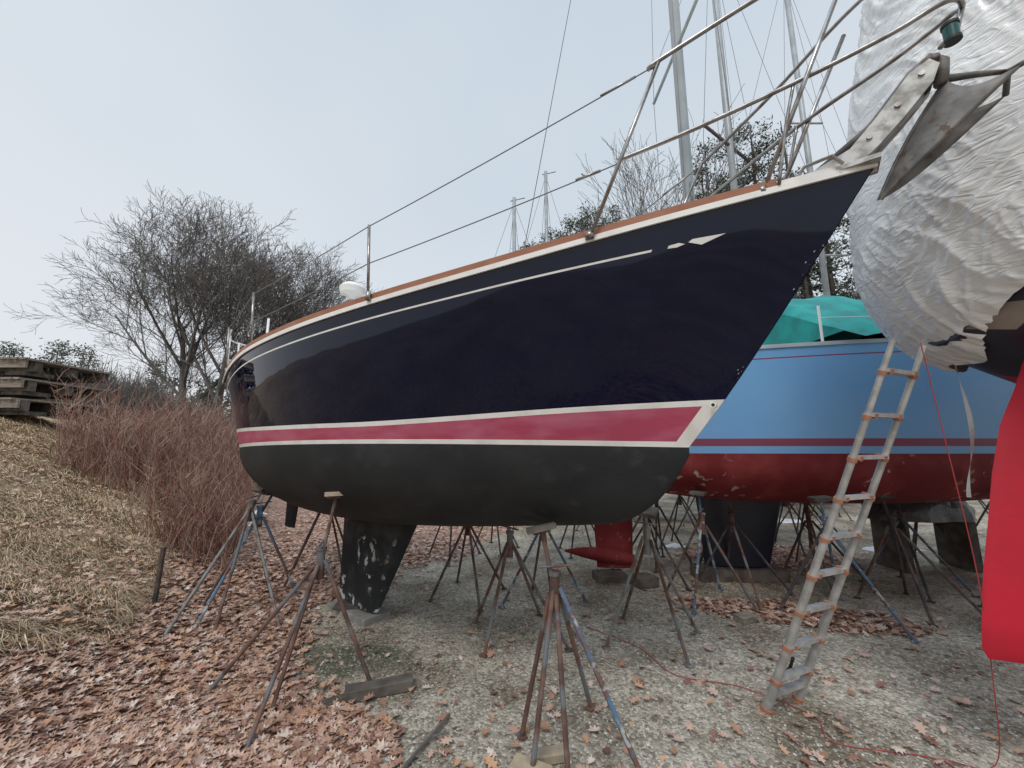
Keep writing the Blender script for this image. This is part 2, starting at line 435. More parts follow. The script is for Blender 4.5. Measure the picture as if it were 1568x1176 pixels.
# ================= navy sailboat
B=(1.92,1.85); DR=(-.79,.613)
LN=7.3
stemN=[(0,1.03),(.28,.81),(.7,.515),(1.1,.25),(1.48,0)]
HBN=[(0,.012),(.137,.38),(.274,.75),(.411,1.02),(.548,1.18),(.685,1.18),(.822,1.03),(1,.73)]
WLN=[(0,.004),(.06,.13),(.155,.40),(.314,.77),(.474,1.0),(.633,1.03),(.793,.84),(1,.36)]
ZSN=[(0,1.48),(.137,1.365),(.274,1.225),(.411,1.13),(.548,1.055),(.685,1.01),(.822,.975),(1,.96)]
DTN=[(1.0,.0),(1.06,.10),(1.15,.24),(1.30,.39),(1.5,.50),(2.2,.60),(3,.68),(4,.73),(5,.68),(6,.46),(6.7,.22),(7.3,.0)]
ztop=lambda c:.285-.085*sm(0,.4,c)+.03*sm(.5,1,c)
zb=lambda c:.03*sin(pi*min(1,c*1.3))if c<.77 else 0.0
cove=lambda c: tab(ZSN,c)-tab([(0,.215),(.1,.20),(.27,.155),(.6,.14),(1,.15)],c)
rows=[(zb,1),(lambda c:zb(c)+.034,2),(lambda c:ztop(c)-.036,1),(ztop,0)]
for k in range(1,8):
    rows.append(((lambda k:(lambda c: ztop(c)+(cove(c)-ztop(c))*k/8))(k),0))
rows+=[(cove,lambda c:1 if c>.118 else 0),(lambda c:cove(c)+.014,0),(lambda c:(cove(c)+.014+tab(ZSN,c))/2,0),(lambda c:tab(ZSN,c),0)]
navy=empty('navy_sailboat',(-1,4.1,0))
W,hp,cs=hull('navy',B,DR,LN,1.8,stemN,HBN,WLN,ZSN,DTN,rows,['navy','white','bootred','antifoul'],navy,whitebow=(2,.085,1),undermat=3,aft=.6)
mb=MB()
for sd in (1,-1):
    strip(mb,hp,ZSN,0,1,-.032,.004,.014,m=0,side=sd,inn=.0)
    strip(mb,hp,ZSN,.055,1,.005,.052,.008,m=1,side=sd,inn=.035)
    strip(mb,hp,ZSN,0,.054,.005,.03,.01,m=0,side=sd,inn=.05,n=12)
mb.obj('toe_rail',['white','teak'],navy)
mb=MB()
def on(c,dz,off=.004): return hp(c,cove(c)+dz,off,1)
mb.face([on(.113,-.002),on(.106,-.006),on(.101,.004),on(.106,.018),on(.113,.014)],0)
mb.face([on(.099,.010),on(.088,-.020),on(.074,.016),on(.097,.024)],0)
mb.obj('cove_arrow',['white'],navy)
random.seed(4); mb=MB()
for _ in range(13):
    c=U(.0005,.006); z=U(.36,1.15)
    r=U(.0015,.004); pc=[hp(c+r*.12*cos(a)*U(.5,1.2),z+r*1.5*sin(a)*U(.5,1.3),.002,1) for a in [k*pi/3 for k in range(6)]]
    mb.face(pc,0)
mb.obj('paint_chips',['galv'],navy)
random.seed(21)
mb=MB(); foil(mb,W,3.5,4.98,-.55,4.2,4.98,-1.70,.17,.12)
mb.obj('keel',['keelblk'],navy,smooth=True,angle=50)
mb=MB(); foil(mb,W,6.1,6.55,-.3,6.25,6.55,-1.1,.07,.05)
mb.obj('rudder',['antifoul'],navy,smooth=True,angle=50)
mb=MB(); mb.tube([W(.86,.04,.25),W(.86,.075,.25)],.018,10,0)
mb.tube([W(.86,.074,.25),W(.86,.077,.25)],.010,10,1)
mb.obj('through_hull_fitting',['white','black'],navy)
# pulpit
mb=MB()
def tz(pts,r=.0125,m=0,n=8): mb.tube([W(*p) for p in pts],r,n,m)
def arc(pts,k=6):
    out=[];Q=[pts[0]]+pts+[pts[-1]]
    for i in range(1,len(Q)-2):
        for j in range(k):
            t=j/k;o=[]
            for a in range(3):
                p0,p1,p2,p3=Q[i-1][a],Q[i][a],Q[i+1][a],Q[i+2][a]
                o.append(.5*((2*p1)+(-p0+p2)*t+(2*p0-5*p1+4*p2-p3)*t*t+(-p0+3*p1-3*p2+p3)*t**3))
            out.append(tuple(o))
    out.append(pts[-1]); return out
for sd in (1,-1):
    tz([(1.40,.53*sd,1.30),(.91,.54*sd,2.26)])
    tz([(.50,.17*sd,1.42),(.02,.22*sd,2.50)])
    tz([(1.40,.53*sd,1.30),(1.40,.53*sd,1.335)],.03)
    tz([(.50,.17*sd,1.42),(.50,.17*sd,1.455)],.03)
up=[(.97,.54,2.24),(.91,.54,2.26),(.4,.38,2.46),(.02,.22,2.62),(-.3,.14,2.74),(-.42,0,2.78)]
tz(arc(up+[(a,-b,c) for a,b,c in up[::-1][1:]]))
md=[(1.19,.535,1.74),(.8,.36,1.86),(.29,.19,2.0),(-.1,.11,2.09),(-.28,.08,2.15),(-.36,.045,2.17),(-.385,0,2.15)]
tz(arc(md+[(a,-b,c) for a,b,c in md[::-1][1:]]),.0125)
tz([(-.385,0,2.15),(-.36,-.01,2.06),(-.29,0,1.98)],.012)
for sd in (1,-1): tz(arc([(.30,.19*sd,2.0),(.36,.19*sd,1.75),(.42,.17*sd,1.44)],4),.009)
mb.obj('pulpit',['steel'],navy,smooth=True)
mb=MB(); c=W(-.335,0,2.0)
mb.tube([c,c+Vector((0,0,.07))],.030,14,0); mb.tube([c+Vector((0,0,.07)),c+Vector((0,0,.085))],.034,14,1); mb.tube([c-Vector((0,0,.015)),c],.034,14,1)
mb.obj('bow_light',['green','black'],navy,smooth=True,angle=40)
# lifelines + stanchions
mb=MB()
for sd in (1,-1):
    top=[(.93,.54*sd,2.24)]; low=[(1.2,.535*sd,1.72)]
    for s_,hb,zz in [(3.05,1.03,1.13),(5.0,1.16,1.01),(6.5,.93,.97)]:
        mb.tube([W(s_,hb*sd,zz),W(s_,(hb+.03)*sd,zz+.62)],.012,8,0)
        mb.tube([W(s_,hb*sd,zz),W(s_,hb*sd,zz+.07)],.022,8,0)
        top.append((s_,(hb+.03)*sd,zz+.61)); low.append((s_,(hb+.015)*sd,zz+.30))
    for ln in (top,low):
        for a,b in zip(ln[:-1],ln[1:]):
            pa,pb=W(*a),W(*b); pts=[]
            for k in range(9):
                t=k/8; p=pa.lerp(pb,t); p.z-=.012*4*t*(1-t)*(pb-pa).length*.5; pts.append(p)
            mb.tube(pts,.0042,5,1,cap=False)
    pa,pb=W(*top[0]),W(*top[1]); d=(pb-pa).normalized(); mb.tube([pa+d*.12,pa+d*.34],.008,8,0)
    mb.tube([pa,pa+d*.05],.011,8,0)
    pa,pb=W(*low[0]),W(*low[1]); d=(pb-pa).normalized(); mb.tube([pa+d*.10,pa+d*.26],.009,8,0); mb.tube([pa+d*.19,pa+d*.22+Vector((0,0,.03))],.006,6,0)
mb.obj('lifelines',['steel','wire'],navy,smooth=True)
mb=MB()
rail=[(6.5,.93,1.56),(7.0,.80,1.58),(7.3,.60,1.58),(7.42,0,1.58)]
tz(arc(rail+[(a,-b,c) for a,b,c in rail[::-1][1:]]),.0125)
tz(arc([(a,b,c-.3) for a,b,c in rail]+[(a,-b,c-.3) for a,b,c in rail[::-1][1:]]),.010)
for s_,l in [(6.9,.82),(7.25,.60),(7.25,-.60),(6.9,-.82)]: tz([(s_,l,.95),(s_,l,1.58)])
tz([(6.2,.6,1.0),(6.2,.6,1.75)],.016); tz([(5.8,-.2,1.0),(5.8,-.2,1.65)],.012)
mb.obj('stern_rail',['plastic'],navy,smooth=True)
# radar
mb=MB(); c=W(5.16,0,1.0)
mb.tube([c,c+Vector((0,0,.98))],.022,10,1)
mb.tube([c+Vector((0,0,q)) for q in (.96,1.0,1.03,1.04,1.12,1.17,1.19)],[.03,.06,.10,.15,.16,.12,.03],20,0)
mb.obj('radar_dome',['plastic','steel'],navy,smooth=True,angle=40)
mb=MB()
P=[]
for k in range(9):
    t=k/8; l=cos(pi*t); prof=sin(pi*t)**.35 if 0<t<1 else 0
    P.append([W(s_,l*w_,1.06+.0+prof*h_) for s_,w_,h_ in [(2.4,.3,.0),(2.6,.34,.06),(3.5,.55,.12),(5.0,.62,.14),(5.1,.60,.0)]])
mb.grid(P); mb.obj('cabin_top',['white'],navy,smooth=True,angle=40)
# bow roller
mb=MB()
def cheek(lat,th):
    pr=[(.42,1.46),(.10,1.575),(-.02,1.70),(-.16,1.87),(-.235,1.905),(-.265,1.86),(-.235,1.78),(-.12,1.65),(-.02,1.55),(.05,1.49),(.42,1.445)]
    a=[W(s_,lat,z) for s_,z in pr]; b=[W(s_,lat+th,z) for s_,z in pr]
    mb.face(a,0); mb.face(b[::-1],0)
    for i in range(len(pr)):
        j=(i+1)%len(pr); mb.face([a[i],b[i],b[j],a[j]],0)
cheek(.050,.008); cheek(-.058,.008)
for s_,z in [(-.20,1.84),(-.10,1.72),(.02,1.60)]:
    mb.tube([W(s_,-.068,z),W(s_,.068,z)],.013,10,1)
mb.tube([W(-.20,-.045,1.84),W(-.20,-.03,1.84),W(-.20,0,1.84),W(-.20,.03,1.84),W(-.20,.045,1.84)],[.055,.045,.03,.045,.055],12,2)
mb.face([W(.42,-.05,1.452),W(.42,.05,1.452),W(.02,.05,1.53),W(.02,-.05,1.53)],0)
mb.face([W(.02,-.05,1.53),W(.02,.05,1.53),W(-.20,.05,1.74),W(-.20,-.05,1.74)],0)
mb.box(W(.24,.0,1.475),(.5,.16,.025),rz=math.atan2(.613,-.79),m=0)
mb.tube([W(.34,.10,1.48),W(.30,.11,1.53),W(.18,.11,1.54),W(.14,.10,1.48)],.010,8,1)
mb.obj('bow_roller',['galv','steel','black'],navy)
# anchor (plough)
mb=MB()
def blade(side):
    T=Vector((.01,0,1.27)); C=Vector((-.285,0,1.80)); H=Vector((-.485,.10*side,1.665))
    P=[]
    for i in range(15):
        u=i/14
        ridge=T.lerp(C,u); ridge.x+=.02*sin(pi*u)
        outer=T.lerp(H,u); outer+=Vector((.04*sin(pi*u),.05*sin(pi*u**.8)*side,-.045*sin(pi*u)))
        row=[]
        for j in range(11):
            v=j/10; q=ridge.lerp(outer,v); q.z-=.07*sin(pi*v)*u**3; q.x+=.04*sin(pi*v)*u**2
            q.y+=.03*sin(pi*v)*side*u
            row.append(W(q.x,q.y,q.z))
        P.append(row)
    mb.grid(P)
blade(1); blade(-1)
ob=mb.obj('anchor_fluke',['anchor'],navy,smooth=True)
sd=ob.modifiers.new('sol','SOLIDIFY'); sd.thickness=.014
mb=MB()
mb.tube([W(-.27,0,1.78),W(-.285,0,1.90),W(-.25,0,1.945),W(-.18,0,1.90),W(0,0,1.69),(W(.25,0,1.53))],[.028,.030,.026,.024,.022,.02],8)
mb.tube([W(-.29,0,1.80),W(-.38,0,1.765),W(-.47,.0,1.72)],[.018,.014,.010],8)
mb.tube([W(-.485,-.10,1.665),W(-.475,0,1.72),W(-.485,.10,1.665)],.012,8)
mb.tube([W(-.26,-.035,1.92),W(-.26,.035,1.92)],.02,8)
mb.obj('anchor_shank',['anchor'],navy,smooth=True)

# ================= blue sailboat
blue=empty('blue_sailboat',(5.2,5.7,0))
LB=10.8
HBB=[(0,.02),(.1,.45),(.2,.85),(.35,1.2),(.5,1.35),(.65,1.33),(.8,1.15),(.9,.95),(1,.75)]
WLB=[(0,.004),(.1,.30),(.2,.60),(.35,1.0),(.5,1.18),(.65,1.15),(.8,.9),(.9,.6),(1,.30)]
ZSB=[(0,1.75),(.2,1.5),(.4,1.36),(.6,1.27),(.8,1.2),(1,1.2)]
DTB=[(1.2,0),(1.5,.25),(2.2,.45),(4,.62),(6,.68),(8,.62),(9.5,.38),(10.8,.1)]
stB=[(0,1.3),(.8,.6),(1.75,0)]
rowsB=[(lambda c:0.,0),(lambda c:.085,1),(lambda c:.175,0)]+[((lambda k:(lambda c:.185+(tab(ZSB,c)-.13-.185)*k/5))(k),0) for k in range(1,5)]+[(lambda c:tab(ZSB,c)-.13,1),(lambda c:tab(ZSB,c)-.114,0),(lambda c:tab(ZSB,c),0)]
WB,hpB,_=hull('blue',(10.6,5.6),(-1,.03),LB,1.73,stB,HBB,WLB,ZSB,DTB,rowsB,['blue','maroon','redbot'],blue,undermat=2)
mb=MB()
for sd_ in (1,-1): strip(mb,hpB,ZSB,0,1,-.005,.04,.015,m=0,side=sd_,inn=.04)
mb.obj('toe_rail',['mastw'],blue)
mb=MB(); foil(mb,WB,6.7,7.95,-.5,7.0,7.9,-1.55,.20,.22); mb.obj('keel',['navy2'],blue,smooth=True,angle=50)
mb=MB(); foil(mb,WB,8.85,9.45,-.35,8.9,9.4,-1.60,.12,.10)
mb.tube([WB(8.85,0,-1.50),WB(9.0,0,-1.47),WB(9.25,0,-1.44),WB(9.6,0,-1.40),WB(9.85,0,-1.38)],[.05,.10,.11,.07,.015],12,0)
mb.obj('rudder',['redbot'],blue,smooth=True,angle=50)
mb=MB()
mx,my=2.80,5.65
mb.tube([(mx,my,2.8),(mx,my,19.5)],.085,12,0)
mb.tube([(mx,my,19.4),(-.15,6.1,3.1)],.006,4,1)
mb.tube([(mx,my,19.4),(10.4,5.62,3.3)],.006,4,1)
mb.tube([(mx-.0,my-1.1,8.5),(mx,my+1.1,8.5)],.03,6,0)
for s_ in (-1,1):
    mb.tube([(mx+.1,my+s_*1.25,3.0),(mx,my+s_*1.1,8.5),(mx,my,19.)],.005,4,1)
mb.tube([(mx-.1,my-.05,3),(mx-.05,my-.1,12)],.004,4,1)
mb.tube([(mx,my-.095,5.4),(mx,my-.095,5.9)],.02,6,1)
mb.obj('mast',['mastw','wire'],blue,smooth=True)
# teal cover
mb=MB(); P=[]
for i in range(49):
    X=3.78+i*(3.9/48); row=[]
    rz=2.19+.04*sm(0,.12,i/48)-.03*sin(i*.4)
    for j in range(25):
        t=-1+2*j/24; yy=5.65+t*1.28
        base=1.33
        h=base+(rz-base)*(1-abs(t)**1.25)+.035*noise.noise(Vector((X*3.2,yy*1.2,1)))+.02*noise.noise(Vector((X*7,yy*2,4)))
        if i<1: h=base+(h-base)*.75
        row.append((X+(.06 if abs(t)>.9 else 0),yy,1.8+h-.05*abs(sin(i*.52))*abs(t)))
    P.append(row)
mb.grid(P); mb.face(P[0],0)
mb.obj('canvas_cover',['teal'],blue,smooth=True)
mb=MB()
mb.tube([(3.72,4.55,2.98),(3.72,4.55,3.5)],.015,6,0)
mb.tube([(3.72,4.55,3.35),(7.7,4.45,3.42)],.005,4,0)
mb.obj('stanchions',['plastic'],blue)
mb=MB(); P=[]
for i in range(8):
    P.append([(5.25+i*.35,4.9+.5*(1-cos(a)),3.1+.45*sin(a)+.02*sin(i*2)) for a in [k*pi/6 for k in range(7)]])
mb.grid(P); mb.obj('sail_cover',['dkcover'],blue,smooth=True)

# ================= boats behind
def back_boat(name,Bp,dr,zs,under,top,keelm):
    e=empty(name,(Bp[0]+dr[0]*4.5,Bp[1]+dr[1]*4.5,0))
    rw=[(lambda c:0.,1),(lambda c:.1,0)]+[((lambda k:(lambda c:.1+(tab(ZSB,c)-.1)*k/4))(k),0) for k in range(1,5)]
    w_,h_,_=hull(name,Bp,dr,9.5,zs,stB,[(a,b*.9) for a,b in HBB],[(a,b*.9) for a,b in WLB],ZSB,[(a*.88,b) for a,b in DTB],rw,[top,'navy2',under],e,N=40,undermat=2)
    m_=MB(); foil(m_,w_,3.6,5.2,-.5,3.9,5.1,-1.6,.2,.2); foil(m_,w_,8.2,8.7,-.2,8.3,8.7,-1.2,.08,.06)
    m_.obj('keel_and_rudder',[keelm],e,smooth=True)
    return e,w_
e1,w1=back_boat('white_sailboat',(9.6,9.6),(-1,.05),1.75,'antifoul','white','antifoul')
mb=MB(); mb.tube([(5.75,9.2,2.8),(5.75,9.2,17)],.085,10,0)
mb.tube([(4.95,8.9,10.0),(6.65,9.5,9.2)],.045,6,2)
for s_ in (-1,1):
    mb.tube([(5.75+s_*.9,9.2+s_*.3,3),(5.75+s_*.85,9.2+s_*.3,9.6),(5.75,9.2,16.5)],.008,4,1)
mb.tube([(5.75,9.2,16.8),(9.4,9.5,3.3)],.008,4,1); mb.tube([(5.75,9.2,16.8),(.5,9.9,3.1)],.008,4,1)
mb.tube([(5.9,9.1,3),(5.83,9.15,15)],.006,4,1)
mb.obj('mast',['mastg','wire','darkst'],e1,smooth=True)
e2,w2=back_boat('white_sailboat',(14.5,12.6),(-1,.05),1.75,'redbot','white','antifoul')
mb=MB(); mb.tube([(9.3,11,2.8),(9.3,11,18)],.08,10,0)
mb.tube([(8.5,11,7.5),(10.1,11,7.5)],.03,6,0); mb.tube([(8.7,11,12),(9.9,11,12)],.03,6,0)
for s_ in (-1,1):
    mb.tube([(9.3+s_*.8,11,3),(9.3+s_*.8,11,7.5),(9.3+s_*.6,11,12),(9.3,11,17.8)],.008,4,1)
mb.tube([(9.3,11,17.8),(14,12.6,3.4)],.008,4,1); mb.tube([(9.3,11,17.8),(5.5,12.9,3.1)],.008,4,1)
mb.tube([(9.3,11,14),(13,11.5,3.4)],.008,4,1)
mb.obj('mast',['mastg','wire'],e2,smooth=True)
for i,(X,Y,H) in enumerate([(.12,20,15.6),(2.0,21,18.0),(.9,24,13.2),(-.6,26,12.2)]):
    e,wz=back_boat('distant_sailboat',(X+4.5,Y),(-1,0.04),1.75,'antifoul','white' if i%2 else 'blue','antifoul')
    mb=MB(); mb.tube([(X,Y,2.8),(X,Y,H)],.10,8,0)
    mb.tube([(X-.8,Y,2.8+(H-3)*.55),(X+.8,Y,2.8+(H-3)*.55)],.04,5,0)
    mb.tube([(X-.2,Y,H-.2),(X+.6,Y,H-.0)],.03,5,0)
    for t in (-4,4,-1.0,1.0): mb.tube([(X+t,Y,3),(X,Y,H-.3)],.012,3,1)
    mb.obj('mast',['mastg','wire'],e,smooth=True)

# ================= shrink-wrapped boat
wrap=empty('shrink_wrapped_sailboat',(4.6,1.9,0))
O=(2.46,2.42); D=(.97,-.243)
def W2(s,l,z): return Vector((O[0]+s*D[0]+l*D[1], O[1]+s*D[1]-l*D[0], z))
def outline(ph):
    if abs(ph)<=1:
        a=ph*pi/2; return 1.45*(1-cos(a)),1.2*(abs(sin(a))**.93)*(1 if a>0 else -1)
    e=abs(ph)-1; sg=1 if ph>0 else -1
    return 1.45+e*3.2,sg*(1.2+.25*sin(min(1,e/1.4)*pi/2)-(.5*max(0,e-1.2)**2))
INS=[(2.28,.44),(2.35,.31),(2.46,.19),(2.64,.09),(2.92,.02),(3.2,0),(3.8,.03),(4.5,.10),(5.3,.24),(6.2,.55),(6.9,1.0)]
def inset(z): return tab(INS,z)
mb=MB(); P=[]
phs=[-2.6+i*(1.5/36) for i in range(36)]+[-1.1+i*(1.55/440) for i in range(440)]+[.45+i*(2.15/50) for i in range(51)]
NZ=220
def ridge(v,k=5.0,p=1.6): return max(0,1-abs(v)*k)**p
for j in range(NZ+1):
    row=[]; t=j/NZ
    for ph in phs:
        hemr=.30*sm(-.02,.28,ph)+.45*sm(.4,1.2,ph)+.30*sm(-.4,-1.2,ph)
        hem=2.33+.012*sin(ph*23)+hemr
        z=hem+(6.9-hem)*t**1.2
        s_,l_=outline(ph); ii=inset(max(z-hemr*.55*(1-t)**2,2.28))
        l2=l_*(1-ii/1.25); s2=s_+ii*(1-min(1,abs(ph)))+ii*.3
        p=W2(s2,l2,z)
        n=Vector((p.x-(O[0]+1.6),p.y-(O[1]-.4),(z-3.5)*.35)); n.normalize()
        dd=0
        if -1.15<ph<.5 and z<6:
            q=Vector((p.x,p.y,p.z))
            wv=noise.noise(q*1.0)*1.0; wu=noise.noise(q*.9+Vector((5,1,2)))*1.0
            u_=ph*1.6+p.z*.55+wv*.45; v_=p.z-ph*.9+wu*.45
            A=sm(-.25,.35,noise.noise(q*1.5+Vector((9,9,9))))
            A2=sm(-.2,.3,noise.noise(q*2.1+Vector((19,3,7))))
            dd+=noise.noise(q*1.5)*.06
            dd+=.018*(.3+.7*A)*ridge(noise.noise(Vector((u_*6.0,v_*1.1,0))),3.4,1.3)
            dd+=.012*A2*ridge(noise.noise(Vector((u_*13.0,v_*1.8,5))),3.6,1.2)
            dd+=.011*A*ridge(noise.noise(Vector((u_*2.5+3,v_*12.0,9))),3.6,1.2)
            dd+=.007*A2*ridge(noise.noise(Vector((u_*22,v_*7.0,13))),3.4,1.2)
            if z<3.0: dd+=.012*ridge(noise.noise(Vector((ph*14,p.z*1.2+wv,2))),3.2,1.2)*sm(3.0,2.6,z)
        row.append(p+n*dd)
    P.append(row)
mb.grid(P)
wm=mat('shrink_wrap_film',(0.82,0.83,0.835),0.25,col2=(.75,.76,.76),nscale=1.6,nlo=.4,nhi=.65,spec=.6)
nt=wm.node_tree; b=nt.nodes['Principled BSDF']
tc=nd(nt,'ShaderNodeTexCoord'); mp=nd(nt,'ShaderNodeMapping'); mp.inputs['Rotation'].default_value=(.5,.6,.3); mp.inputs['Scale'].default_value=(.55,1,2.4)
nt.links.new(tc.outputs['Object'],mp.inputs[0])
nz=nd(nt,'ShaderNodeTexNoise'); nz.inputs['Scale'].default_value=7; nz.inputs['Detail'].default_value=2.5; nz.inputs['Distortion'].default_value=.8
nt.links.new(mp.outputs[0],nz.inputs['Vector'])
ab=nd(nt,'ShaderNodeMath',operation='SUBTRACT'); ab.inputs[1].default_value=.5; nt.links.new(nz.outputs[0],ab.inputs[0])
ac=nd(nt,'ShaderNodeMath',operation='ABSOLUTE'); nt.links.new(ab.outputs[0],ac.inputs[0])
bp=nd(nt,'ShaderNodeBump'); bp.inputs['Strength'].default_value=.6; bp.inputs['Distance'].default_value=.04; bp.invert=True
nt.links.new(ac.outputs[0],bp.inputs['Height']); nt.links.new(bp.outputs[0],b.inputs['Normal'])
mb.obj('shrink_wrap',[wm],wrap,smooth=True)
# hull beneath
mb=MB()
def stn(s_):
    w=tab([(.20,.30),(.5,.72),(1.2,1.0),(3,1.3),(5,1.3),(7,.9),(8.6,.1)],s_)*sm(-.5,.8,s_)**.25
    k=tab([(.20,2.46),(.7,2.28),(1.4,1.95),(2.5,1.55),(4,1.25),(6,1.3),(7.6,1.75),(8.6,2.6)],s_)
    return w,k
P=[]; ss=[.24+i*8.36/60 for i in range(61)]
K=24
for s_ in ss:
    w,k=stn(s_); row=[]
    for j in range(-K,K+1):
        ph=j/K*pi/2; sg=1 if j>0 else -1
        row.append(W2(s_,w*abs(sin(ph))**.75*sg,3.1-(3.1-k)*max(cos(ph),0)**.75))
    P.append(row)
def mf(i,j):
    z=(P[i][j].z+P[i+1][j+1].z)/2
    return 0 if z<2.26 else (1 if z<2.46 else (2 if z<2.58 else 1))
mb.grid(P,mf=mf); mb.face(P[0],1)
mb.obj('hull',['redrud','navy2','tan'],wrap,smooth=True)
mb=MB()
P=[]
for z,a,b_ in [(2.42,.64,1.25),(2.15,.53,1.2),(1.93,.425,1.15),(1.65,.345,1.08),(1.38,.285,1.0),(1.1,.22,.93),(.85,.175,.86),(.70,.155,.80),(.65,.175,.76)]:
    row=[]
    for k in range(24):
        an=2*pi*k/24; xx=(1-cos(an))/2; yy=.055*(sin(pi*xx)**.6) * (.5 if z<.68 else 1)
        row.append(W2(a+(b_-a)*xx,yy if an<=pi else -yy,z))
    P.append(row)
mb.grid(P,closed=True); mb.face(P[-1])
mb.obj('rudder',['redrud'],wrap,smooth=True,angle=50)
mb=MB(); foil(mb,lambda s_,l,z:W2(s_,l,z),5.2,3.6,1.5,5.0,3.8,.1,.25,.2); mb.obj('keel',['redrud'],wrap,smooth=True)

# ================= jack stands
def stand(feet,apex,pad,m1='rust',m2='rust',padm='wood',name='boat_stand',r=.0155,one=False):
    mb=MB(); A=Vector(apex)
    for i,f in enumerate(feet):
        fz=gh(f[0],f[1]); F=Vector((f[0],f[1],fz+.01))
        off=(F-A); off.z=0; off.normalize()
        mi=(0 if i%2==0 else 1) if not one else (1 if i==len(feet)-2 else 0)
        mb.tube([A+off*.035+Vector((0,0,U(-.03,.03))),F],r,8,mi)
        mb.box(F,(.07,.05,.012),rz=U(0,3),m=0)
    mb.tube([A-Vector((0,0,.13)),A+Vector((0,0,.09))],.032,10,0)
    mb.tube([A+Vector((0,0,.09)),A+Vector((0,0,.115))],.042,10,0)
    Pd=Vector(pad); mb.tube([A,Pd],.015,8,0)
    an=U(0,3); h=A+Vector((0,0,.14)); mb.tube([h-Vector((cos(an),sin(an),0))*.11,h+Vector((cos(an),sin(an),.1))*.11],.008,6,0)
    d=(Pd-A).normalized()
    n=(d+Vector((U(-.15,.15),U(-.15,.15),.25))).normalized()
    x=(Vector((cos(an),sin(an),0))-n*n.dot(Vector((cos(an),sin(an),0)))).normalized(); y=n.cross(x)
    mb.box(Pd,(.2,.16,.035),ax=(x,y,n),m=2)
    mb.box(Pd-n*.026,(.12,.12,.010),ax=(x,y,n),m=0)
    return mb.obj(name,[m1,m2,padm],smooth=True,angle=40)
def auto(cx,cy,top,lean=(0,0),rad=.5,n=4,m1='rust',m2='rust',a0=None,h=.78):
    a0=U(0,1.5) if a0 is None else a0
    feet=[(cx+rad*cos(a0+2*pi*k/n)*U(.85,1.1),cy+rad*sin(a0+2*pi*k/n)*U(.85,1.1)) for k in range(n)]
    stand(feet,(cx+lean[0]*.7,cy+lean[1]*.7,top*h),(cx+lean[0],cy+lean[1],top),m1,m2,padm='darkwood')
stand([(.06,2.78),(.10,2.42),(.30,2.36),(.72,2.47),(.55,3.05)],(.285,2.78,.87),(.20,2.83,1.25),'rust','bluest',padm='darkwood',one=True)
stand([(-2.17,3.10),(-1.57,2.62),(-1.63,2.97),(-1.04,3.26)],(-1.53,3.32,.90),(-1.50,3.46,1.40),'rust','rust',padm='woodnew')
stand([(-3.05,3.75),(-2.78,3.98),(-2.3,4.22),(-3.0,5.2)],(-3.05,4.75,1.08),(-3.0,4.85,1.28),'greyst','rust',padm='darkwood')
stand([(-2.95,3.95),(-3.3,4.5),(-2.6,5.1)],(-3.0,4.85,1.0),(-2.95,5.0,1.25),'bluest','rust',padm='darkwood')
auto(-2.7,5.9,1.35,(.1,-.2),.55,4,'rust','rust')
auto(-.55,5.2,1.10,(.0,-.15),.5,4,'rust','rust',a0=.4)
auto(.05,4.15,1.12,(-.1,-.15),.5,4,'rust','rust',a0=1.0)
auto(.35,4.9,1.15,(-.0,-.35),.5,4,'bluest','rust',a0=.2)
auto(1.33,4.05,1.22,(-.1,-.3),.5,4,'greyst','rust',a0=.3)
auto(-1.0,6.8,1.2,(0,.1),.5,3,'rust','rust')
for X,Y,tp,a,b_ in [(2.35,4.95,1.25,'bluest','rust'),(3.55,4.55,1.22,'bluest','darkst'),(4.6,4.75,1.2,'darkst','rust'),(5.9,4.7,1.2,'darkst','darkst'),
                (2.3,6.5,1.2,'rust','rust'),(3.4,6.6,1.2,'darkst','bluest'),(4.9,6.6,1.2,'rust','darkst'),(6.6,6.5,1.2,'darkst','rust'),
                (1.2,7.2,1.2,'rust','rust'),(4.0,8.4,1.25,'rust','darkst'),(6.0,8.4,1.25,'darkst','rust'),(7.6,8.4,1.25,'darkst','darkst'),
                (3.0,10.4,1.25,'darkst','bluest'),(5.5,10.6,1.3,'darkst','rust'),(8.2,10.5,1.3,'darkst','rust'),(8.4,7.0,1.25,'rust','darkst'),
                (1.9,8.9,1.25,'darkst','rust'),(7.2,5.6,1.1,'darkst','rust'),(.2,9.5,1.2,'darkst','rust'),(10,8.6,1.2,'darkst','rust'),
                (2.0,5.9,1.15,'darkst','rust'),(2.9,5.3,1.15,'rust','darkst'),(4.1,5.5,1.15,'rust','darkst'),(-.3,7.4,1.15,'rust','darkst'),(1.5,10.5,1.25,'rust','darkst'),(4.4,9.6,1.2,'greyst','rust'),(6.7,9.6,1.2,'rust','darkst'),
                (5.2,5.4,1.15,'darkst','bluest'),(3.2,7.5,1.2,'rust','darkst'),(5.0,7.4,1.2,'darkst','rust')]:
    auto(X,Y,tp,(U(-.1,.1),U(-.05,.25)),U(.45,.6),3 if R()<.3 else 4,a,b_,h=.72)

